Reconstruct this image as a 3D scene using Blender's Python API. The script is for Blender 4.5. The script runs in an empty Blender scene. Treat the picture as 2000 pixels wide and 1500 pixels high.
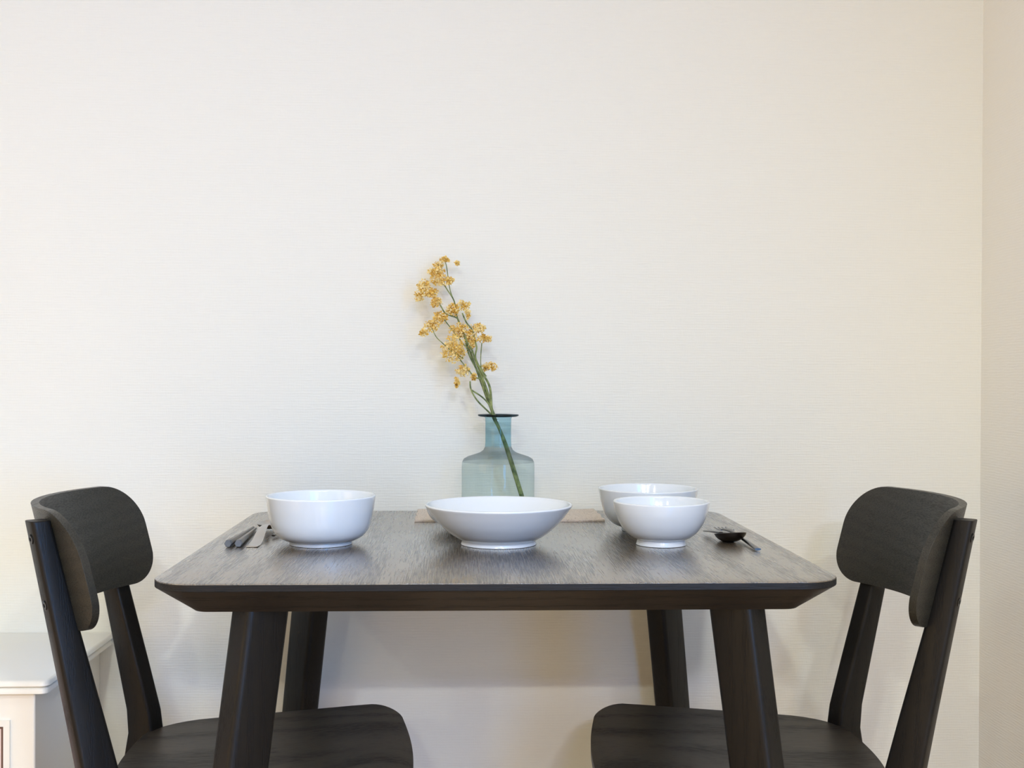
import bpy, bmesh, math, random
from mathutils import Vector, Matrix
S = bpy.context.scene
C = S.collection
T = 0.74            # height of the table top above the floor
WY = 0.79           # the wall behind the table
WX = 0.9708         # the wall on the right
R = math.radians

# ------------------------------------------------------------------ camera
f, yaw, pit, rol = 2250.0, 0.0425, 0.0062, 0.0038
r = Vector((math.cos(yaw), -math.sin(yaw), 0))
F = Vector((math.sin(yaw)*math.cos(pit), math.cos(yaw)*math.cos(pit), -math.sin(pit)))
u = r.cross(F)
r2 = r*math.cos(rol)+u*math.sin(rol)
u2 = u*math.cos(rol)-r*math.sin(rol)
cam = bpy.data.cameras.new('camera')
co = bpy.data.objects.new('camera', cam); C.objects.link(co)
m = Matrix((r2, u2, -F)).transposed().to_4x4()
m.translation = Vector((-0.048, -1.4365, 0.2575+T))
co.matrix_world = m
cam.sensor_width = 36; cam.lens = f*36/2000; cam.clip_start = 0.05
S.camera = co
# ------------------------------------------------------------------ light
S.view_settings.view_transform = 'Standard'; S.view_settings.look = 'None'
S.view_settings.gamma = 1; S.view_settings.use_curve_mapping = False
S.view_settings.exposure = 0.0
S.cycles.max_bounces = 8; S.cycles.diffuse_bounces = 5; S.cycles.transparent_max_bounces = 16
S.cycles.caustics_reflective = False; S.cycles.caustics_refractive = False
w = bpy.data.worlds.new('world'); S.world = w; w.use_nodes = True
w.node_tree.nodes['Background'].inputs[0].default_value = (0.75, 0.85, 1, 1)
w.node_tree.nodes['Background'].inputs[1].default_value = 0.0
WARM = (1.0, 0.985, 0.90); COOL = (0.18, 0.46, 1.0)
def area(name, loc, rot, sx, sy, power, col, shape='RECTANGLE', spread=None):
    l = bpy.data.lights.new(name, 'AREA'); l.shape = shape; l.size = sx
    if shape in ('RECTANGLE', 'ELLIPSE'): l.size_y = sy
    l.energy = power; l.color = col
    if spread: l.spread = R(spread)
    o = bpy.data.objects.new(name, l); C.objects.link(o); o.location = loc; o.rotation_euler = rot
    return o
# ceiling downlights: a warm white row near the table, a row further back, one cool panel
for lx, ly, e in ((-0.45, -2.2, 23), (0.55, -2.2, 19), (-1.39, -0.9, 5), (-2.3, -0.9, 4)):  # last of these added as a wash for the lower left wall
    area('ceiling_lamp', (lx, ly, 2.39), (0, 0, 0), 0.12, 0, e, (.95, 1.0, .93), 'DISK')
for lx, ly, e in ((-0.45, -4.15, 48), (-2.0, -4.15, 34), (0.55, -4.15, 36)):
    area('ceiling_lamp', (lx, ly, 2.39), (0, 0, 0), 0.12, 0, e, (.96, .93, .76), 'DISK')
area('ceiling_panel', (0.35, -4.1, 2.38), (R(35), 0, 0), 0.5, 0.3, 60, (.56, .58, 1.0))
area('daylight', (0.96, -2.3, 1.25), (0, R(90), 0), 1.5, 1.3, 80, (.04, .37, 1.0))     # sky light filling the window opening on the right
area('left_fill_light', (-3.55, -2.3, 0.85), (0, R(-90), 0), 1.2, 2.6, 30, (1.0, .70, .34))   # added warm fill at the left wall opening, brightens the lower walls

# ------------------------------------------------------------------ materials
def mat(name, col, rough=0.5, metal=0.0, **k):
    m = bpy.data.materials.new(name); m.use_nodes = True
    b = m.node_tree.nodes['Principled BSDF']
    b.inputs['Base Color'].default_value = (*col, 1); b.inputs['Roughness'].default_value = rough
    b.inputs['Metallic'].default_value = metal
    for kk, v in k.items(): b.inputs[kk.replace('_', ' ')].default_value = v
    return m
def nd(m, t, **k):
    n = m.node_tree.nodes.new(t)
    for kk, v in k.items(): setattr(n, kk, v)
    return n
def lk(m, a, b): m.node_tree.links.new(a, b)
def coords(m, scale):
    tc = nd(m, 'ShaderNodeTexCoord'); mp = nd(m, 'ShaderNodeMapping')
    mp.inputs['Scale'].default_value = scale
    lk(m, tc.outputs['Object'], mp.inputs['Vector']); return mp.outputs[0]
def noise(m, vec, scale, detail=3, dist=0.0):
    n = nd(m, 'ShaderNodeTexNoise'); n.inputs['Scale'].default_value = scale
    n.inputs['Detail'].default_value = detail; n.inputs['Distortion'].default_value = dist
    lk(m, vec, n.inputs['Vector']); return n.outputs['Fac']
def ramp(m, fac, stops):
    n = nd(m, 'ShaderNodeValToRGB'); e = n.color_ramp.elements
    while len(e) < len(stops): e.new(0.5)
    for i, (p, c) in enumerate(stops): e[i].position = p; e[i].color = (*c, 1)
    lk(m, fac, n.inputs[0]); return n.outputs[0]
def bump(m, fac, strength, dist, prev=None):
    n = nd(m, 'ShaderNodeBump'); n.inputs['Strength'].default_value = strength; n.inputs['Distance'].default_value = dist
    lk(m, fac, n.inputs['Height'])
    if prev: lk(m, prev, n.inputs['Normal'])
    return n.outputs[0]
def wood(name, axis, c0=(.003, .003, .003), c1=(.006, .0058, .0055), rough=0.40, coat=0.0, bs=0.22, ps=700, pa=.045, wk=.22, spec=.28):
    m = mat(name, c0, rough); b = m.node_tree.nodes['Principled BSDF']
    sc = [1, 1, 1]; sc[axis] = pa
    v = coords(m, sc)
    sc2 = [1, 1, 1]; sc2[axis] = 0.16
    v2 = coords(m, sc2)
    wv = nd(m, 'ShaderNodeTexWave'); wv.wave_type = 'RINGS'; wv.rings_direction = 'XYZ'[axis]
    wv.inputs['Scale'].default_value = 14; wv.inputs['Distortion'].default_value = 5; wv.inputs['Detail'].default_value = 2
    wv.inputs['Detail Scale'].default_value = 1.2
    lk(m, v2, wv.inputs['Vector'])
    pores = noise(m, v, ps, 3, 0.2)
    mx = nd(m, 'ShaderNodeMath'); mx.operation = 'MULTIPLY_ADD'
    lk(m, wv.outputs['Fac'], mx.inputs[0]); mx.inputs[1].default_value = wk; lk(m, pores, mx.inputs[2])
    col = ramp(m, mx.outputs[0], [(0.42, c0), (0.72, c1)])
    lk(m, col, b.inputs['Base Color'])
    pr = ramp(m, mx.outputs[0], [(0.42, (0, 0, 0)), (0.58, (1, 1, 1))])
    bn = bump(m, pr, bs, 0.0006); lk(m, bn, b.inputs['Normal']); lk(m, bn, b.inputs['Coat Normal'])
    b.inputs['Specular IOR Level'].default_value = spec
    rr = ramp(m, mx.outputs[0], [(0.4, (rough+.12,)*3), (0.6, (rough,)*3)])
    lk(m, rr, b.inputs['Roughness'])
    b.inputs['Coat Weight'].default_value = coat; b.inputs['Coat Roughness'].default_value = rough
    return m
M_table = wood('black_ash_table', 1, c0=(.020, .014, .009), c1=(.140, .102, .062), rough=0.27, coat=1.0, bs=.28, ps=500, pa=.035, wk=.20)
M_table.node_tree.nodes['Principled BSDF'].inputs['Coat IOR'].default_value = 1.8
M_table.node_tree.nodes['Principled BSDF'].inputs['Specular IOR Level'].default_value = .5
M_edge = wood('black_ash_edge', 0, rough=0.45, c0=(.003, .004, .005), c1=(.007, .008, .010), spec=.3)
M_leg = wood('black_ash_leg', 2, rough=0.4)
M_back = wood('black_ash_back', 1, c0=(.012, .012, .009), c1=(.034, .033, .024), rough=0.40, spec=.6, wk=.07)
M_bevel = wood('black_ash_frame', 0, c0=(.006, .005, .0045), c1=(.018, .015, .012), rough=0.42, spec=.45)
M_seat = wood('black_ash_seat', 0, c0=(.012, .010, .008), c1=(.045, .037, .028), rough=0.42, spec=.45)
def wallpaper(name, axis, col):
    m = mat(name, col, 0.85); b = m.node_tree.nodes['Principled BSDF']
    s1 = [0.10, 0.10, 1]; v = coords(m, s1)
    n1 = noise(m, v, 330, 3, 0.3)
    s2 = [1, 1, 0.12]; v2 = coords(m, s2)
    n2 = noise(m, v2, 520, 2)
    wv = nd(m, 'ShaderNodeTexWave'); wv.bands_direction = 'Z'; wv.inputs['Scale'].default_value = 62
    wv.inputs['Distortion'].default_value = 2.5; wv.inputs['Detail'].default_value = 2; wv.inputs['Detail Scale'].default_value = 1.5
    lk(m, coords(m, (0.35, 0.35, 1)), wv.inputs['Vector'])
    a = nd(m, 'ShaderNodeMath'); a.operation = 'MULTIPLY_ADD'; lk(m, n2, a.inputs[0]); a.inputs[1].default_value = 0.35; lk(m, n1, a.inputs[2])
    a2 = nd(m, 'ShaderNodeMath'); a2.operation = 'MULTIPLY_ADD'; lk(m, wv.outputs['Fac'], a2.inputs[0]); a2.inputs[1].default_value = 0.22; lk(m, a.outputs[0], a2.inputs[2])
    lk(m, bump(m, a2.outputs[0], 0.5, 0.0012), b.inputs['Normal'])
    return m
M_wall = wallpaper('wallpaper', 0, (.795, .810, .745))
M_wallr = wallpaper('wallpaper_side', 1, (.90, .90, .86))  # same paper, colour lightened to make up for weak light on this wall
M_plain = mat('plain_paint', (.82, .80, .77), 0.9)
M_ceil = mat('ceiling_paint', (.62, .61, .59), 0.95)
M_dark = mat('dark_unseen_wall', (.28, .27, .26), 0.8)  # unseen wall behind the camera, darkened so front faces reflect less light
M_floor = mat('floor_laminate', (.42, .31, .22), 0.5)
_b = M_floor.node_tree.nodes['Principled BSDF']
lk(M_floor, ramp(M_floor, noise(M_floor, coords(M_floor, (1, .08, 1)), 60, 4, .5), [(.3, (.56, .35, .17)), (.7, (.70, .47, .26))]), _b.inputs['Base Color'])
M_ceramic = mat('white_glaze', (.76, .81, .84), 0.12, Coat_Weight=0.3, Coat_Roughness=0.05)
M_steel = mat('dark_steel', (.10, .095, .09), 0.28, 1.0)
M_steel2 = mat('brushed_steel', (.52, .49, .46), 0.30, 1.0)
M_stick = mat('chopstick_metal', (.20, .18, .155), 0.35, 0.7)
M_cap = mat('chopstick_cap', (.17, .18, .19), 0.5, 0.5)
M_screw = mat('black_screw', (.02, .02, .02), 0.3, 0.8)
M_white = mat('white_lacquer', (.86, .86, .80), 0.3)
M_pink = mat('pale_pink_panel', (.75, .62, .58), 0.5)
M_brown = mat('brown_edging', (.12, .06, .045), 0.5)
# linen mat
M_linen = mat('linen', (.6, .47, .35), 0.9); _b = M_linen.node_tree.nodes['Principled BSDF']
_n = noise(M_linen, coords(M_linen, (1, .2, 1)), 500, 2); _n2 = noise(M_linen, coords(M_linen, (.2, 1, 1)), 500, 2)
_a = nd(M_linen, 'ShaderNodeMath'); _a.operation = 'ADD'; lk(M_linen, _n, _a.inputs[0]); lk(M_linen, _n2, _a.inputs[1])
lk(M_linen, ramp(M_linen, _a.outputs[0], [(.7, (.46, .39, .32)), (1, (.68, .60, .52))]), _b.inputs['Base Color'])
lk(M_linen, bump(M_linen, _a.outputs[0], .6, .001), _b.inputs['Normal'])
# blossoms
M_blos = mat('yellow_blossom', (.7, .45, .12), 0.7); _b = M_blos.node_tree.nodes['Principled BSDF']
_n = noise(M_blos, coords(M_blos, (1, 1, 1)), 75, 3); _n2 = noise(M_blos, coords(M_blos, (1, 1, 1)), 420, 1)
_a = nd(M_blos, 'ShaderNodeMath'); _a.operation = 'MULTIPLY_ADD'; lk(M_blos, _n2, _a.inputs[0]); _a.inputs[1].default_value = .8; lk(M_blos, _n, _a.inputs[2])
_c = ramp(M_blos, _a.outputs[0], [(.60, (.42, .20, .02)), (.74, (.78, .50, .08)), (.90, (.95, .74, .24)), (1.0, (.97, .86, .50))])
lk(M_blos, _c, _b.inputs['Base Color'])
_t = nd(M_blos, 'ShaderNodeBsdfTranslucent'); lk(M_blos, _c, _t.inputs[0])
_m = nd(M_blos, 'ShaderNodeMixShader'); _m.inputs[0].default_value = .3
lk(M_blos, _b.outputs[0], _m.inputs[1]); lk(M_blos, _t.outputs[0], _m.inputs[2])
lk(M_blos, _m.outputs[0], M_blos.node_tree.nodes['Material Output'].inputs[0])
M_stem = mat('green_stem', (.10, .14, .04), 0.5); _b = M_stem.node_tree.nodes['Principled BSDF']
lk(M_stem, ramp(M_stem, noise(M_stem, coords(M_stem, (1, 1, 1)), 90, 2), [(.35, (.06, .10, .03)), (.65, (.26, .31, .11))]), _b.inputs['Base Color'])
# thin teal glass, thicker in the neck and the lip than in the blown body
def glass(name, face, graze):
    m = bpy.data.materials.new(name); m.use_nodes = True
    nt = m.node_tree; nt.nodes.remove(nt.nodes['Principled BSDF'])
    out = nt.nodes['Material Output']
    lw = nd(m, 'ShaderNodeLayerWeight'); lw.inputs['Blend'].default_value = 0.28
    col = ramp(m, lw.outputs['Facing'], [(0.0, face), (0.55, tuple(.5*(a+b) for a, b in zip(face, graze))), (1.0, graze)])
    tr = nd(m, 'ShaderNodeBsdfTransparent'); lk(m, col, tr.inputs[0])
    gl = nd(m, 'ShaderNodeBsdfGlossy'); gl.inputs['Roughness'].default_value = 0.03
    l2 = nd(m, 'ShaderNodeLayerWeight'); l2.inputs['Blend'].default_value = 0.5
    pw = nd(m, 'ShaderNodeMath'); pw.operation = 'POWER'; lk(m, l2.outputs['Facing'], pw.inputs[0]); pw.inputs[1].default_value = 5
    fr = nd(m, 'ShaderNodeMath'); fr.operation = 'MULTIPLY_ADD'; lk(m, pw.outputs[0], fr.inputs[0]); fr.inputs[1].default_value = .55; fr.inputs[2].default_value = .022
    mx = nd(m, 'ShaderNodeMixShader')
    lk(m, fr.outputs[0], mx.inputs[0]); lk(m, tr.outputs[0], mx.inputs[1]); lk(m, gl.outputs[0], mx.inputs[2])
    lk(m, mx.outputs[0], out.inputs[0]); return m
G_body = glass('blown_glass_body', (.90, .945, .935), (.70, .78, .79))
G_sh = glass('blown_glass_shoulder', (.78, .83, .84), (.34, .38, .41))
G_neck = glass('blown_glass_neck', (.66, .82, .87), (.50, .68, .75))
G_lip = glass('blown_glass_lip', (.20, .28, .31), (.05, .08, .10))

# ------------------------------------------------------------------ helpers
def link(name, bm, m, parent=None, smooth=True, bevel=None, sub=0, ang=35):
    me = bpy.data.meshes.new(name)
    bmesh.ops.recalc_face_normals(bm, faces=bm.faces)
    bm.to_mesh(me); bm.free()
    for p in me.polygons: p.use_smooth = smooth
    for x in (m if isinstance(m, (list, tuple)) else [m]): me.materials.append(x)
    o = bpy.data.objects.new(name, me); C.objects.link(o)
    if parent: o.parent = parent
    if bevel:
        b = o.modifiers.new('bevel', 'BEVEL'); b.width = bevel; b.segments = 3; b.limit_method = 'ANGLE'; b.angle_limit = R(ang)
        b.harden_normals = False
    if sub:
        s = o.modifiers.new('sub', 'SUBSURF'); s.levels = sub; s.render_levels = sub
    if smooth and not sub:
        me.set_sharp_from_angle(angle=R(ang if not bevel else 60))
    return o
def tag(o, label, cat, group=None):
    o['label'] = label; o['category'] = cat
    if group: o['group'] = group
    return o
def empty(name, loc, rz=0):
    o = bpy.data.objects.new(name, None); C.objects.link(o); o.location = loc; o.rotation_euler = (0, 0, rz)
    o.empty_display_size = 0.05
    return o
def box(bm, x0, x1, y0, y1, z0, z1):
    vs = [bm.verts.new((x, y, z)) for z in (z0, z1) for x, y in ((x0, y0), (x1, y0), (x1, y1), (x0, y1))]
    for f_ in ((0, 3, 2, 1), (4, 5, 6, 7), (0, 1, 5, 4), (1, 2, 6, 5), (2, 3, 7, 6), (3, 0, 4, 7)):
        bm.faces.new([vs[i] for i in f_])
    return vs
def loft(bm, rings, caps=True, closed=True, mi=None):
    rs = [[bm.verts.new(p) for p in ring] for ring in rings]
    n = len(rs[0])
    for k, (a, b) in enumerate(zip(rs, rs[1:])):
        for i in range(n if closed else n-1):
            fc = bm.faces.new((a[i], a[(i+1) % n], b[(i+1) % n], b[i]))
            if mi: fc.material_index = mi[k]
    if caps:
        bm.faces.new(rs[0][::-1]); bm.faces.new(rs[-1])
    return rs
def rrect(x0, x1, y0, y1, rad, z, n=10):
    out = []
    for cx, cy, a0 in ((x1-rad, y0+rad, -90), (x1-rad, y1-rad, 0), (x0+rad, y1-rad, 90), (x0+rad, y0+rad, 180)):
        for i in range(n+1):
            a = R(a0+90*i/n); out.append((cx+rad*math.cos(a), cy+rad*math.sin(a), z))
    return out
def lathe(bm, prof, n=72, mi=None, cx=0, cy=0):
    rings = []
    for (rr, z) in prof:
        rings.append([(cx+rr*math.cos(2*math.pi*i/n), cy+rr*math.sin(2*math.pi*i/n), z) for i in range(n)])
    return loft(bm, rings, caps=False, mi=mi)
def smooth_prof(pts, n=6):
    out = []
    P = [pts[0]]+list(pts)+[pts[-1]]
    for i in range(1, len(P)-2):
        for k in range(n):
            t = k/n
            out.append(tuple(0.5*((2*P[i][j])+(-P[i-1][j]+P[i+1][j])*t+(2*P[i-1][j]-5*P[i][j]+4*P[i+1][j]-P[i+2][j])*t*t+(-P[i-1][j]+3*P[i][j]-3*P[i+1][j]+P[i+2][j])*t**3) for j in range(len(P[0]))))
    out.append(tuple(pts[-1])); return out
def tube(bm, pts, rads, n=8):
    pts = [Vector(p) for p in pts]; rings = []
    side = Vector((0, 1, 0))
    for i, p in enumerate(pts):
        d = (pts[min(i+1, len(pts)-1)]-pts[max(i-1, 0)]).normalized()
        a = d.cross(side).normalized(); b = d.cross(a).normalized()
        rings.append([tuple(p+rads[i]*(a*math.cos(2*math.pi*k/n)+b*math.sin(2*math.pi*k/n))) for k in range(n)])
    loft(bm, rings)

# ------------------------------------------------------------------ room
def struct(name, bm, m, parent=None, **k):
    o = link(name, bm, m, parent, smooth=False, **k)
    if not parent: o['kind'] = 'structure'
    return o
bm = bmesh.new(); box(bm, -3.6, WX+0.1, WY, WY+0.1, 0, 2.4); struct('wall_back', bm, M_wall)
bm = bmesh.new()
wy0, wy1, wz0, wz1 = -2.95, -1.65, 0.5, 2.0
box(bm, WX, WX+.1, wy1, WY, 0, 2.4); box(bm, WX, WX+.1, -5.5, wy0, 0, 2.4)
box(bm, WX, WX+.1, wy0, wy1, 0, wz0); box(bm, WX, WX+.1, wy0, wy1, wz1, 2.4)
struct('wall_right', bm, M_wallr)
bm = bmesh.new(); box(bm, -3.7, -3.6, -.9, WY+.1, 0, 2.4); box(bm, -3.7, -3.6, -5.5, -3.7, 0, 2.4); box(bm, -3.7, -3.6, -3.7, -.9, 2.0, 2.4); box(bm, -3.7, -3.6, -3.7, -.9, 0, .2); struct('wall_left', bm, M_plain)
bm = bmesh.new(); box(bm, -3.7, WX+.1, -5.6, -5.5, 0, 2.4); struct('wall_front', bm, M_dark)
bm = bmesh.new(); box(bm, -3.7, WX+.1, -5.6, WY+.1, -.1, 0); struct('floor', bm, M_floor)
bm = bmesh.new(); box(bm, -3.7, WX+.1, -5.6, WY+.1, 2.4, 2.5); struct('ceiling', bm, M_ceil)
bm = bmesh.new(); box(bm, -3.6, WX, WY-.012, WY, 0, .07); struct('baseboard_back', bm, M_plain)
win = empty('window_1', (WX+.05, (wy0+wy1)/2, wz0)); win['kind'] = 'structure'
bm = bmesh.new(); hw = (wy1-wy0)/2; hh = wz1-wz0
for a in ((-.02, .04, -hw, -hw+.05, 0, hh), (-.02, .04, hw-.05, hw, 0, hh), (-.02, .04, -hw+.05, hw-.05, 0, .05), (-.02, .04, -hw+.05, hw-.05, hh-.05, hh), (-.02, .04, -.025, .025, .05, hh-.05)):
    box(bm, *a)
link('window_frame', bm, M_plain, win, smooth=False)

# ------------------------------------------------------------------ table
t = tag(empty('dining_table', (0, .39, 0)), 'black-stained ash dining table against the wall between two chairs', 'table')
def loc(p): return (p[0], p[1]-.39, p[2])
bm = bmesh.new()
rings = [[loc(p) for p in rrect(-.44+i, .44-i, 0+i, .78-i, .055-i, z)] for i, z in ((.001, T-.0105), (0, T-.0095), (0, T-.0015), (.0006, T-.0004), (.002, T))]
loft(bm, rings, mi=[1, 1, 0, 0])
link('tabletop', bm, [M_table, M_edge], t, ang=18)
bm = bmesh.new()
rings = [[loc(p) for p in rrect(-.44+i, .44-i, 0+i, .78-i, rd, z)] for i, rd, z in ((.0015, .053, T-.0106), (.044, .022, T-.0415), (.047, .020, T-.044), (.050, .018, T-.0445))]
loft(bm, rings)
link('bevelled_frame', bm, M_bevel, t, ang=25)
for sx in (-1, 1):
    for sy in (-1, 1):
        bm = bmesh.new(); rings = []
        for z, k in ((T-.043, 1.0), (T-.36, .97), (0, .80)):
            dz = T-.045-z
            cx = sx*(.314+.108*dz)+(.003 if sy < 0 or sx > 0 else -.002); cy = .39+sy*(.308+.108*dz)
            ld, td = .0335*k, .0215*k; rd = .009*k
            ring = []
            for (a, b, s0) in ((1, 1, 0), (-1, 1, 90), (-1, -1, 180), (1, -1, 270)):
                for i in range(5):
                    an = R(s0+90*i/4)
                    pl, pt = a*(ld-rd)+rd*math.cos(an), b*(td-rd)+rd*math.sin(an)
                    ex = (sx*.7071, sy*.7071); ey = (-sy*.7071, sx*.7071)
                    ring.append(loc((cx+pl*ex[0]+pt*ey[0], cy+pl*ex[1]+pt*ey[1], z)))
            rings.append(ring)
        loft(bm, rings); link('leg', bm, M_leg, t, ang=40)

# ------------------------------------------------------------------ chairs
def arc_pt(s, h, out, Rc=.30, x0=-.3150, th=R(13.5)):
    """point of the backrest: s along the arc, h up from its middle, out = distance from the back face"""
    ph = s/Rc
    x = -(Rc-out)*math.cos(ph)+Rc; y = (Rc-out)*math.sin(ph)
    return (x0+x-h*math.sin(th), y, .7310+h*math.cos(th)+.0*x)
def make_chair():
    t = empty('dining_chair', (0, 0, 0))
    # seat: a thin dished plywood panel with big rounded corners
    bm = bmesh.new(); N = 26
    def half(x):      # half width of the seat along its depth
        if x < -.10: q = (x+.10)/-.105; return .105+.088*math.sqrt(max(0, 1-q*q)) - .0
        if x > .170: q = (x-.170)/.052; return .146+.059*math.sqrt(max(0, 1-q*q))
        return .193+.012*(x+.10)/.27
    xs = [-.205+.0005+.1045*(1-math.cos(math.pi/2*i/8)) for i in range(9)]+[-.10+.27*i/8 for i in range(1, 9)]+[.170+.052*math.sin(math.pi/2*i/10)*.9999 for i in range(1, 11)]
    def sz(x, v):
        return .407+.014*(x+.2)/.4*1.2-.010*(1-abs(v)**2)*max(0, 1-(x/.22)**2)-.012*max(0, (x-.16)/.06)**2+.003*abs(v)**3
    grid = [[[] for _ in range(2)] for _ in xs]
    for i, x in enumerate(xs):
        h = half(x)
        bulge = 0.006*1
        for k, dz in enumerate((0, -.012)):
            for j in range(N+1):
                v = -1+2*j/N
                e = .0025 if k else 0
                fx = x + (.008*(1-v*v) if x > .17 else 0)*((x-.17)/.052) - (.012*(1-v*v) if x < -.10 else 0)*((-x-.10)/.105)
                grid[i][k].append(bm.verts.new((fx, v*(h-e), sz(x, v)+dz)))
    L = len(xs)
    for i in range(L-1):
        for j in range(N):
            for k in (0, 1):
                bm.faces.new((grid[i][k][j], grid[i+1][k][j], grid[i+1][k][j+1], grid[i][k][j+1]))
        for j in (0, N):
            bm.faces.new((grid[i][0][j], grid[i+1][0][j], grid[i+1][1][j], grid[i][1][j]))
    for i in (0, L-1):
        for j in range(N):
            bm.faces.new((grid[i][0][j], grid[i][0][j+1], grid[i][1][j+1], grid[i][1][j]))
    link('seat', bm, M_seat, t, bevel=.003, ang=45)
    # backrest: curved plywood, rounded corners
    bm = bmesh.new(); Lh, H, rt, rb = .249, .0845, .070, .055
    us = []
    for i in range(19): us.append(-1*(1-(rt/Lh)*(1-math.cos(math.pi/2*i/18))))
    us = us+[(-1+rt/Lh)+(2-2*rt/Lh)*i/14 for i in range(1, 14)]+[-a for a in us[::-1]]
    M = 10; g = []
    for uu in us:
        s = uu*Lh; d = Lh-abs(s)
        top = H-(rt-math.sqrt(max(0, rt*rt-(rt-min(d, rt))**2)))
        bot = -H+(rb-math.sqrt(max(0, rb*rb-(rb-min(d, rb))**2)))
        g.append([[bm.verts.new(arc_pt(s, bot+(top-bot)*j/M, o)) for j in range(M+1)] for o in (0, .0115)])
    for a, b in zip(g, g[1:]):
        for j in range(M):
            for k in (0, 1): bm.faces.new((a[k][j], b[k][j], b[k][j+1], a[k][j+1]))
        for j in (0, M): bm.faces.new((a[0][j], b[0][j], b[1][j], a[1][j]))
    for a in (g[0], g[-1]):
        for j in range(M): bm.faces.new((a[0][j], a[0][j+1], a[1][j+1], a[1][j]))
    bmesh.ops.remove_doubles(bm, verts=bm.verts, dist=.00005)
    link('backrest', bm, M_back, t, bevel=.003, ang=45)
    # rear legs that run up behind the backrest
    for sy in (-1, 1):
        bm = bmesh.new(); a = R(35)
        # z, x of the outer back corner, |y| of that corner, depth, thickness
        prof = [(0.0, -.300, .205, .028, .024), (.20, -.262, .203, .040, .028), (.36, -.2255, .200, .054, .031), (.40, -.2185, .1995, .055, .032), (.44, -.221, .199, .052, .032),
                (.52, -.2360, .1985, .046, .032), (.64, -.2595, .198, .037, .031), (.80, -.2915, .197, .027, .030)]
        rings = []
        for z, xb, yb, d, th in prof:
            ed = (math.cos(a), -sy*math.sin(a)); et = (-math.sin(a), -sy*math.cos(a))
            rd = .006; ring = []
            for (pu, pv, s0) in ((d, 0, 270), (d, th, 0), (0, th, 90), (0, 0, 180)):
                for i in range(4):
                    an = R(s0+90*i/3)
                    cu = pu-rd if pu else rd; cv = pv-rd if pv else rd
                    qd, qt = cu+rd*math.cos(an), cv+rd*math.sin(an)
                    ring.append((xb+qd*ed[0]+qt*et[0], sy*yb+qd*ed[1]+qt*et[1], z))
            rings.append(ring)
        loft(bm, rings); leg = link('rear_leg', bm, M_leg, t, bevel=.0015, ang=50)
        # two black screws sunk in the back edge of the leg
        for zs in (.775, .685):
            k = (zs-.64)/.16; xb = -.2595-.032*k
            et = (-math.sin(a), -sy*math.cos(a)); ed = (math.cos(a), -sy*math.sin(a))
            c = Vector((xb+.0152*et[0], sy*.1975+.0152*et[1], zs))
            axis = Vector((-ed[0], -ed[1], -.19)).normalized()
            q = axis.to_track_quat('Z', 'Y').to_matrix()
            bm = bmesh.new()
            pr = [(.0001, -.0004), (.0026, -.0004), (.0028, .0012), (.0060, .0014), (.0070, .0006), (.0072, -.004)]
            lathe(bm, pr, 20)
            for v in bm.verts: v.co = c+q@v.co
            link('screw', bm, M_screw, leg)
    # front legs and rails below the seat
    for sy in (-1, 1):
        bm = bmesh.new(); rings = []
        for z, x, y, hx, hy in ((0, .185, .19, .012, .012), (.378, .135, .165, .024, .017), (.399, .133, .164, .024, .017)):
            rings.append([(p[0], p[1], z) for p in rrect(x-hx, x+hx, sy*y-hy, sy*y+hy, .006, z, 3)])
        loft(bm, rings); link('front_leg', bm, M_leg, t, ang=50)
        bm = bmesh.new(); loft(bm, [[(-.20, sy*.158+q, zz) for q, zz in ((-.010, .352), (.010, .352), (.010, .394), (-.010, .394))],
                                    [(.13, sy*.158+q, zz) for q, zz in ((-.010, .357), (.010, .357), (.010, .398), (-.010, .398))]])
        link('side_rail', bm, M_leg, t, smooth=False)
    for x in (-.19, .13):
        bm = bmesh.new(); box(bm, x-.009, x+.009, -.155, .155, .357, .393); link('cross_rail', bm, M_leg, t, smooth=False)
    return t
def copy_tree(o, parent=None):
    c = o.copy(); C.objects.link(c)
    if parent: c.parent = parent
    for ch in list(o.children): copy_tree(ch, c)
    return c
chair = make_chair()
chair2 = copy_tree(chair)
chair.location = (-.3550, .36, 0); chair.rotation_euler.z = R(5.5)
chair2.location = (.385, .352, 0); chair2.rotation_euler.z = R(180-5.0)
tag(chair, 'black wooden chair at the left end of the table, beside the white cabinet', 'chair', 'black chairs at the table')
tag(chair2, 'black wooden chair at the right end of the table, by the room corner', 'chair', 'black chairs at the table')

# ------------------------------------------------------------------ white cabinet
cb = tag(empty('cabinet', (-1.02, .62, 0)), 'low white lacquered cabinet with moulded top behind the left chair', 'cabinet')
def cl(x0, x1, y0, y1, z0, z1): return (x0+1.02, x1+1.02, y0-.62, y1-.62, z0, z1)
X1, Y0, ZT = -.711, .437, T-.233
bm = bmesh.new()
def ring2(i, z, rd): return [(p[0]+1.02, p[1]-.62, z) for p in rrect(-1.45+i, X1-i, Y0+i, WY-.001, rd, z, 6)]
loft(bm, [ring2(.003, ZT-.0105, .012), ring2(.0, ZT-.0085, .013), ring2(.001, ZT-.003, .012), ring2(.004, ZT, .010)])
link('cabinet_top', bm, M_white, cb, ang=60)
bm = bmesh.new()
loft(bm, [ring2(.010, ZT-.0225, .006), ring2(.003, ZT-.0215, .011), ring2(.003, ZT-.0145, .011), ring2(.006, ZT-.0125, .009), ring2(.009, ZT-.0105, .008)])
link('moulding', bm, M_white, cb, ang=60)
bm = bmesh.new(); box(bm, *cl(-1.42, X1-.027, Y0+.018, WY-.001, .05, ZT-.0225)); link('body', bm, M_white, cb, bevel=.003)
for x in (-1.38, X1-.06):
    for y in (Y0+.05, WY-.05):
        bm = bmesh.new(); box(bm, *cl(x-.02, x+.02, y-.02, y+.02, 0, .05)); link('foot', bm, M_white, cb, bevel=.002)
bm = bmesh.new()
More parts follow.
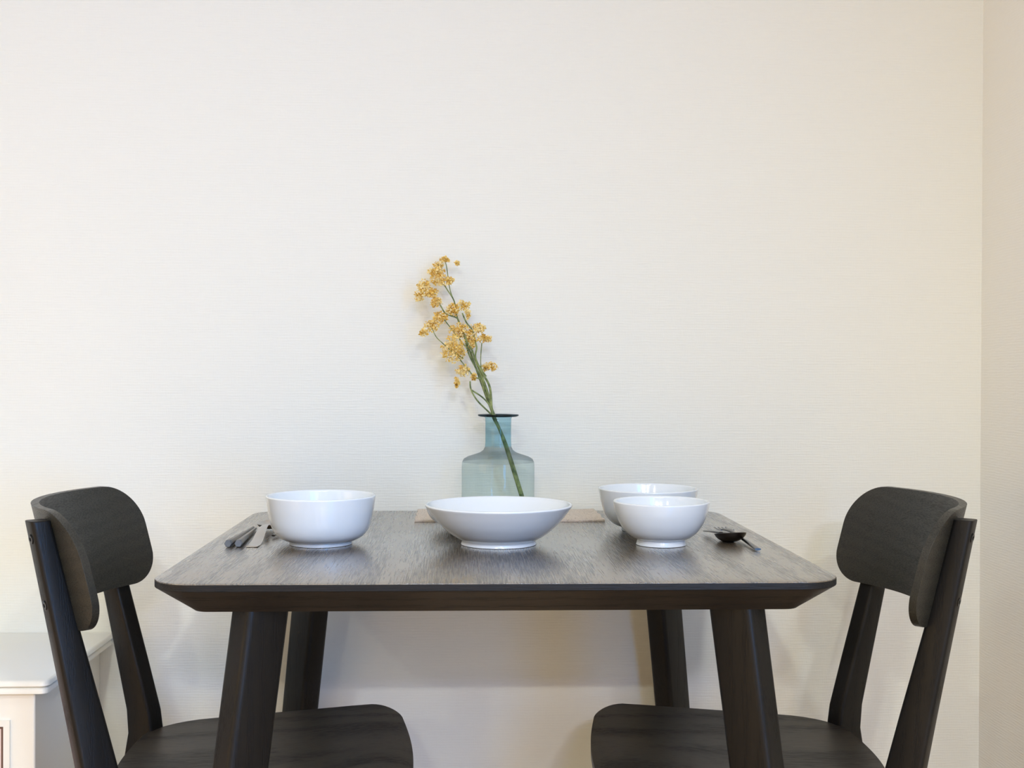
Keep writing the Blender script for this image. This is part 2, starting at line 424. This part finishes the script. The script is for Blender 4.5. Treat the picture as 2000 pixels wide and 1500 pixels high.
dx0, dx1, dz0, dz1 = -1.36, -.777, .10, T-.300; dy = Y0+.018
fr = .010
for a in ((dx0, dx1, dy-.004, dy, dz1-fr, dz1), (dx0, dx1, dy-.004, dy, dz0, dz0+fr), (dx0, dx0+fr, dy-.004, dy, dz0+fr, dz1-fr), (dx1-fr, dx1, dy-.004, dy, dz0+fr, dz1-fr)):
    box(bm, *cl(*a))
door = link('door', bm, M_white, cb, smooth=False)
bm = bmesh.new(); e = .0035
ax0, ax1, az0, az1 = dx0+fr, dx1-fr, dz0+fr, dz1-fr
for a in ((ax0, ax1, dy-.003, dy, az1-e, az1), (ax0, ax1, dy-.003, dy, az0, az0+e), (ax0, ax0+e, dy-.003, dy, az0+e, az1-e), (ax1-e, ax1, dy-.003, dy, az0+e, az1-e)):
    box(bm, *cl(*a))
o = link('inlay', bm, M_brown, door, smooth=False); o['label'] = 'thin dark brown line around the panel'
bm = bmesh.new(); box(bm, *cl(ax0+e, ax1-e, dy-.0015, dy, az0+e, az1-e)); o = link('panel', bm, M_pink, door, smooth=False); o['label'] = 'pale pinkish door panel'

# ------------------------------------------------------------------ placemat
bm = bmesh.new(); nx, ny = 30, 14
g = {}
for k, dz in enumerate((.0024, 0.0002)):
    for i in range(nx+1):
        for j in range(ny+1):
            x = -.133+.339*i/nx; y = .607+.172*j/ny
            z = T+dz+(.0006*math.sin(i*1.1)*math.cos(j*.9)+.0006 if k == 0 else 0)
            g[k, i, j] = bm.verts.new((x+.001*math.sin(j*1.3+i*.2), y+.0008*math.sin(i*.7), z))
for i in range(nx):
    for j in range(ny):
        for k in (0, 1): bm.faces.new((g[k, i, j], g[k, i+1, j], g[k, i+1, j+1], g[k, i, j+1]))
for i in range(nx):
    for j in (0, ny): bm.faces.new((g[0, i, j], g[0, i+1, j], g[1, i+1, j], g[1, i, j]))
for j in range(ny):
    for i in (0, nx): bm.faces.new((g[0, i, j], g[0, i, j+1], g[1, i, j+1], g[1, i, j]))
o = link('placemat', bm, M_linen); tag(o, 'beige woven linen mat under the glass vase at the back of the table', 'placemat')

# ------------------------------------------------------------------ crockery
def bowl(name, x, y, prof_out, wall=.0035, label='', cat='bowl', floor=.008, group=None):
    """prof_out: outer profile (radius, height) from the foot up to the rim"""
    bm = bmesh.new()
    po = smooth_prof(prof_out, 6)
    fr_, fz = prof_out[0]
    rim = prof_out[-1]
    inner = []
    pts = [p for p in po if p[1] > floor+.002]
    for (rr, z) in reversed(pts[:-1]): inner.append((max(rr-wall*1.15, .002), max(z, floor+.0005)))
    lip = [(rim[0]-wall*.15, rim[1]+wall*.35), (rim[0]-wall*.5, rim[1]+wall*.5), (rim[0]-wall*.9, rim[1]+wall*.3)]
    bot = [(.0005, .0035), (fr_-.010, .0035), (fr_-.006, .002), (fr_-.005, .0004), (fr_-.0025, 0)]
    prof = bot+po+lip+inner+[(inner[-1][0]*.9, floor-.0008), (inner[-1][0]*.6, floor-.0022), (inner[-1][0]*.3, floor-.0028), (.0005, floor-.003)]
    lathe(bm, prof, 96)
    bmesh.ops.remove_doubles(bm, verts=bm.verts, dist=.00002)
    o = link(name, bm, M_ceramic, ang=70); o.location = (x, y, T+.0001)
    return tag(o, label, cat, group)
deep = [(.0478, .0005), (.0482, .004), (.0490, .0055), (.058, .0085), (.0685, .0165), (.0755, .030), (.0800, .050), (.0825, .066), (.0835, .0735)]
def scl(p, k, kz): return [(a*k, b*kz) for a, b in p]
bowl('serving_bowl', -.2653, .343, deep, label='deep straight-sided white bowl beside the cutlery at the left chair')
bowl('serving_bowl', .2640, .492, [(.044, .0005), (.0445, .005), (.046, .0065), (.056, .010), (.066, .018), (.074, .031), (.0795, .050), (.0825, .064), (.0838, .070)],
     label='larger white bowl behind the small footed bowl on the right')
bowl('wide_bowl', .0077, .338, [(.0582, .0005), (.0572, .0045), (.0600, .0075), (.0745, .0165), (.0900, .0300), (.1010, .0425), (.1085, .0525), (.1125, .0580), (.1136, .0600)],
     wall=.0045, label='wide shallow flaring white bowl in the middle of the table')
bowl('rice_bowl', .2580, .327, [(.0385, .0005), (.0370, .006), (.0375, .0085), (.046, .0125), (.0555, .0205), (.0640, .033), (.0700, .0475), (.0728, .0590), (.0738, .0660)],
     label='small round white bowl on a narrow foot, front right of the table')
bowl('shallow_dish', -.018, .527, [(.050, .0005), (.051, .003), (.060, .005), (.074, .010), (.084, .018), (.0895, .027), (.0915, .035)],
     wall=.003, floor=.006, label='shallow white dish half hidden behind the wide middle bowl', cat='dish')

# ------------------------------------------------------------------ vase
vx, vy = .0174, .693
v = tag(empty('glass_vase', (vx, vy, T+.004)), 'teal glass bottle vase with a narrow neck holding yellow flowers', 'vase')
outer = [(.0005, .0), (.055, .0), (.0625, .002), (.0662, .007), (.0672, .014), (.0672, .050), (.0672, .088), (.0665, .0960), (.0635, .1020), (.056, .1062), (.044, .1100), (.034, .1135), (.0275, .1180), (.0245, .1240), (.0238, .134), (.0238, .155), (.0240, .176), (.0255, .1795)]
nb, ns = 7, 12
bm = bmesh.new(); lathe(bm, outer[:nb+1], 96)
inn = [(.0648, .088), (.0648, .014), (.061, .006), (.0005, .005)]
link('vase_body', bm, G_body, v, ang=80)
bm = bmesh.new(); lathe(bm, outer[nb:ns+2], 96); link('shoulder', bm, G_sh, v, ang=80)
bm = bmesh.new(); lathe(bm, outer[ns+1:], 96); link('neck', bm, G_neck, v, ang=80)
bm = bmesh.new(); pr = [(.0255, .1795), (.034, .1800), (.0372, .1812), (.0380, .1826), (.0372, .1840), (.033, .1842), (.0235, .1830), (.0225, .1805), (.0255, .1795)]
lathe(bm, pr, 96); o = link('lip', bm, G_lip, v, ang=80); o['label'] = 'dark flat rim'

# ------------------------------------------------------------------ flowers
fl = tag(empty('flower_sprig', (.0085, .688, T+.0335)), 'artificial yellow flower sprig leaning left out of the glass vase', 'flower')
FO = Vector((.0085, .688, T+.0335))
STEMS = [[(0.0637, 0.7, 0.0302), (0.0432, 0.695, 0.0972), (0.0286, 0.69, 0.1402), (0.0085, 0.688, 0.1875), (-0.0001, 0.69, 0.2205), (-0.0114, 0.695, 0.2536), (-0.0267, 0.7, 0.2914), (-0.0314, 0.705, 0.3067), (-0.04, 0.708, 0.3201), (-0.0467, 0.71, 0.3392)], [(0.0612, 0.69, 0.0341), (0.0237, 0.685, 0.1499), (0.0065, 0.684, 0.1876), (0.0018, 0.69, 0.2366), (-0.0115, 0.69, 0.263), (-0.0248, 0.7, 0.2915), (-0.0229, 0.705, 0.3106), (-0.0248, 0.71, 0.3202), (-0.0315, 0.715, 0.3452), (-0.042, 0.715, 0.3585), (-0.0497, 0.73, 0.3764)], [(0.0115, 0.692, 0.1827), (-0.0047, 0.695, 0.2252), (-0.019, 0.7, 0.263), (-0.038, 0.71, 0.3011), (-0.0448, 0.715, 0.3298), (-0.0535, 0.72, 0.3548), (-0.0602, 0.72, 0.3672), (-0.0802, 0.715, 0.3745), (-0.0908, 0.715, 0.3906), (-0.0984, 0.715, 0.4011)], [(0.0087, 0.695, 0.1854), (-0.0065, 0.7, 0.2251), (-0.0236, 0.71, 0.2725), (-0.0409, 0.72, 0.3204), (-0.0525, 0.725, 0.3493), (-0.0603, 0.73, 0.3725), (-0.0652, 0.735, 0.3997), (-0.0788, 0.735, 0.4218), (-0.0894, 0.735, 0.441), (-0.0935, 0.742, 0.4657)], [(0.0027, 0.682, 0.1896), (-0.0021, 0.68, 0.1943), (-0.0219, 0.68, 0.214), (-0.0332, 0.685, 0.2337), (-0.0351, 0.69, 0.2488)], [(0.0065, 0.684, 0.1914), (-0.0001, 0.684, 0.2065), (-0.0134, 0.684, 0.2206), (-0.0322, 0.686, 0.2328)], [(-0.0162, 0.69, 0.2535), (-0.0285, 0.69, 0.2582), (-0.038, 0.69, 0.2705), (-0.0494, 0.69, 0.2836), (-0.0617, 0.695, 0.3007)], [(-0.0049, 0.69, 0.2583), (-0.0134, 0.695, 0.2706), (-0.0152, 0.7, 0.2801), (-0.0152, 0.705, 0.2963), (-0.0132, 0.715, 0.3204)], [(-0.0314, 0.705, 0.301), (-0.0476, 0.705, 0.318), (-0.0581, 0.71, 0.3315), (-0.0716, 0.715, 0.3488), (-0.083, 0.712, 0.3629)], [(-0.0475, 0.69, 0.2912), (-0.0711, 0.69, 0.3062), (-0.0864, 0.695, 0.3195), (-0.0978, 0.7, 0.3309), (-0.1065, 0.705, 0.3481)], [(-0.0114, 0.7, 0.2706), (-0.0067, 0.7, 0.2744), (-0.0, 0.7, 0.2754)], [(-0.0643, 0.735, 0.3978), (-0.0721, 0.74, 0.4174), (-0.076, 0.74, 0.4386), (-0.08, 0.745, 0.466), (-0.0839, 0.745, 0.4776)]]
# radius where each stem starts and where it ends
SR = [(.0042, .0016), (.0032, .0013), (.0022, .0012), (.0022, .0011), (.0017, .0014), (.0016, .0014), (.0016, .0010), (.0011, .0009), (.0014, .0010), (.0011, .0008), (.0012, .0010), (.0010, .0009)]
main = None
for pts, (ra, rb_) in zip(STEMS, SR):
    P_ = smooth_prof(pts, 5); n = len(P_)
    bm = bmesh.new()
    tube(bm, [Vector((p[0], p[1], p[2]+T))-FO for p in P_], [rb_+(ra-rb_)*(1-i/(n-1))**2.2 for i in range(n)])
    link('stem', bm, M_stem, fl)
CL = [(-0.082, 0.745, 0.4786, 0.0107, 0.0068),(-0.0598, 0.75, 0.4725, 0.0044, 0.0044),(-0.0944, 0.74, 0.4683, 0.0116, 0.0068),(-0.0991, 0.735, 0.4534, 0.0174, 0.0116),(-0.0893, 0.73, 0.4377, 0.0212, 0.0106),(-0.0731, 0.735, 0.4392, 0.0087, 0.0058),(-0.1215, 0.72, 0.427, 0.0134, 0.0125),(-0.1298, 0.715, 0.4085, 0.0096, 0.0115),(-0.1081, 0.72, 0.4138, 0.0144, 0.0105),(-0.0984, 0.715, 0.3963, 0.0115, 0.0124),(-0.0689, 0.72, 0.3825, 0.0134, 0.0125),(-0.0479, 0.735, 0.3921, 0.0135, 0.0096),(-0.0391, 0.735, 0.3768, 0.0058, 0.0116),(-0.0906, 0.71, 0.3665, 0.0153, 0.0124),(-0.1066, 0.705, 0.3519, 0.0162, 0.0124),(-0.1205, 0.7, 0.3384, 0.0095, 0.0076),(-0.0553, 0.71, 0.3439, 0.02, 0.0143),(-0.02, 0.715, 0.3481, 0.0172, 0.0096),(-0.0085, 0.715, 0.329, 0.0153, 0.0086),(-0.0655, 0.695, 0.3082, 0.0246, 0.0265),(-0.0334, 0.71, 0.3278, 0.0114, 0.0191),(-0.0, 0.7, 0.2754, 0.0171, 0.0095),(-0.0484, 0.69, 0.2685, 0.0142, 0.0113),(-0.0596, 0.69, 0.2468, 0.0057, 0.0104),(-0.0285, 0.69, 0.2573, 0.0057, 0.0066)]
rnd = random.Random(7)
for (X, Y, Z, a, b) in CL:
    bm = bmesh.new()
    n = int(40+620000*a*b); dpt = min(a, b)*.9
    for _ in range(n):
        while True:
            q = Vector((rnd.uniform(-1, 1), rnd.uniform(-1, 1), rnd.uniform(-1, 1)))
            if q.length < 1: break
        q = q*(.55+.45*q.length)/max(q.length, .2)*q.length
        c = Vector((X+q.x*a, Y+q.y*dpt, Z+q.z*b+T))-FO
        # a small crumpled petal: two triangles folded with a turned-up tip
        ln, wd = rnd.uniform(.0036, .0070), rnd.uniform(.0024, .0046)
        d = Vector((rnd.gauss(0, 1), rnd.gauss(0, 1), rnd.gauss(0, 1)+.3)).normalized()
        s = d.cross(Vector((rnd.gauss(0, 1), rnd.gauss(0, 1), rnd.gauss(0, 1)))).normalized(); nn = d.cross(s)
        vs = [c-d*ln*.5, c+s*wd*.5+nn*.0007, c-s*wd*.5+nn*.0007, c+d*ln*.25+nn*.0012+s*wd*.6, c+d*ln*.25+nn*.0014-s*wd*.6, c+d*ln*.6-nn*.0004]
        vs = [bm.verts.new(p) for p in vs]
        bm.faces.new((vs[0], vs[1], vs[2])); bm.faces.new((vs[1], vs[3], vs[4], vs[2])); bm.faces.new((vs[3], vs[5], vs[4]))
    link('blossom_cluster', bm, M_blos, fl, smooth=False)

# ------------------------------------------------------------------ cutlery
def chopstick(p0, p1, r0, r1, label, group, cap=True):
    p0, p1 = Vector(p0)+Vector((0, 0, T)), Vector(p1)+Vector((0, 0, T))
    o = empty('chopstick', p0); tag(o, label, 'chopstick', group)
    d = p1-p0; ln = d.length
    def ring(tt, rr, n=6):
        dd = d.normalized(); s = dd.cross(Vector((0, 0, 1))).normalized(); uu = s.cross(dd)
        return [tuple(d*tt+rr*(s*math.cos(2*math.pi*i/n)+uu*math.sin(2*math.pi*i/n))) for i in range(n)]
    bm = bmesh.new(); loft(bm, [ring(.045, r0*.97), ring(.5, (r0+r1)*.5), ring(1, r1)]); link('shaft', bm, M_stick, o, bevel=.0004, ang=40)
    bm = bmesh.new(); loft(bm, [ring(0, r0*.86), ring(.006, r0), ring(.045, r0)]); c = link('cap', bm, M_cap, o, ang=30); c['label'] = 'bluish grey hexagonal end'
    return o
chopstick((-.3990, .3035, .0060), (-.3990, .5150, .0030), .0058, .0022, 'dark metal chopstick nearest the left edge of the table', 'chopsticks')
chopstick((-.3838, .3045, .0060), (-.3925, .5000, .0030), .0060, .0022, 'dark metal chopstick lying between its mate and the steel spoon', 'chopsticks')
def spoon(name, path, widths, thick, bowl_c, bowl_a, bowl_b, bowl_d, mt, label, tilt=0.0, rz=0.0, cat='spoon'):
    """path: centre line of the handle in world space (z above table)"""
    root = empty(name, (path[0][0], path[0][1], T)); tag(root, label, cat)
    O = Vector((path[0][0], path[0][1], 0))
    P_ = smooth_prof([(*p, w_) for p, w_ in zip(path, widths)], 5)
    rings = []
    for i, p in enumerate(P_):
        a_ = Vector(P_[min(i+1, len(P_)-1)][:3]); b_ = Vector(P_[max(i-1, 0)][:3]); d = (a_-b_).normalized()
        s = d.cross(Vector((0, 0, 1))).normalized(); uu = s.cross(d)
        c = Vector(p[:3])-O; hw_ = p[3]/2
        rings.append([tuple(c+s*hw_*math.cos(t_)+uu*thick/2*math.sin(t_)) for t_ in [2*math.pi*k/12 for k in range(12)]])
    bm = bmesh.new(); loft(bm, rings); link('handle', bm, mt, root, ang=60)
    if bowl_a:
        bm = bmesh.new(); n, mrings = 32, []
        prof = [(1.0, 0), (.93, -.28), (.80, -.56), (.6, -.80), (.35, -.95), (.02, -1.0)]
        top = [(q-.03 if q > .1 else q, z_*1.0) for q, z_ in prof]
        full = prof[::-1]+[(1.0, .0)]+[(.97, .06)]+[(q*.95, z_*.90+.05) for q, z_ in prof[1:]]
        rot = Matrix.Rotation(rz, 3, 'Z') @ Matrix.Rotation(tilt, 3, 'X')
        for q, z_ in full:
            mrings.append([tuple(rot@Vector((q*bowl_a*math.cos(2*math.pi*k/n), q*bowl_b*math.sin(2*math.pi*k/n)*(1+.10*math.sin(2*math.pi*k/n)), z_*bowl_d))+Vector(bowl_c)-O) for k in range(n)])
        loft(bm, mrings, caps=False); bmesh.ops.remove_doubles(bm, verts=bm.verts, dist=.0001)
        link('spoon_bowl', bm, mt, root, ang=60)
    return root
spoon('spoon', [(-.3640, .3040, .0015), (-.3640, .330, .0012), (-.3640, .360, .0050), (-.3650, .395, .0130), (-.3660, .430, .0165), (-.3680, .470, .0130)],
      [.0175, .0185, .0165, .0145, .0110, .0080], .0018, (-.3700, .503, .0120), .0205, .035, .0095, M_steel2, 'steel spoon with a bent flat handle beside the straight-sided bowl', tilt=0)
# a second piece of dark flatware crossing behind it
spoon('butter_knife', [(-.3480, .405, .0040), (-.345, .420, .0050), (-.338, .438, .0050), (-.325, .462, .0035), (-.300, .500, .0020)],
      [.006, .010, .011, .010, .006], .0030, None, 0, 0, 0, M_steel, 'short dark piece of flatware tucked behind the straight-sided bowl', cat='knife')
spoon('spoon', [(.3610, .372, .0115), (.3590, .385, .0110), (.3565, .402, .0095), (.3545, .420, .0080), (.3530, .436, .0060)],
      [.0090, .0110, .0140, .0160, .0150], .0030, (.3720, .3520, .0135), .0232, .0310, .0135, M_steel, 'dark spoon with its bowl towards the viewer, beside the right bowls', rz=R(14), tilt=R(-9))
# fork
fk = empty('fork', (.3900, .2560, T)); tag(fk, 'dark steel fork lying behind the spoon near the right edge', 'fork')
FKO = Vector((.3900, .2560, 0))
pth = smooth_prof([(.3905, .2560, .0028, .0100), (.3908, .300, .0036, .0085), (.3910, .360, .0050, .0060), (.3905, .400, .0062, .0060), (.3890, .430, .0075, .012), (.3880, .445, .0070, .0220)], 5)
bm = bmesh.new(); rings = []
for i, p in enumerate(pth):
    rings.append([(p[0]+p[3]/2*math.cos(t_)-FKO.x, p[1]-FKO.y, p[2]+.0018*math.sin(t_)) for t_ in [2*math.pi*k/12 for k in range(12)]])
loft(bm, rings); hd = link('handle', bm, M_steel, fk, ang=60)
for k in range(4):
    xx = .3880+(k-1.5)*.0062
    bm = bmesh.new(); rings = []
    for yy, zz, ww in ((.442, .0068, .0048), (.460, .0045, .0046), (.480, .0036, .0040), (.497, .0038, .0024)):
        rings.append([(xx+ww/2*math.cos(t_)-FKO.x, yy-FKO.y, zz+.0009*math.sin(t_)) for t_ in [2*math.pi*q/8 for q in range(8)]])
    loft(bm, rings); link('tine', bm, M_steel, fk, ang=60)
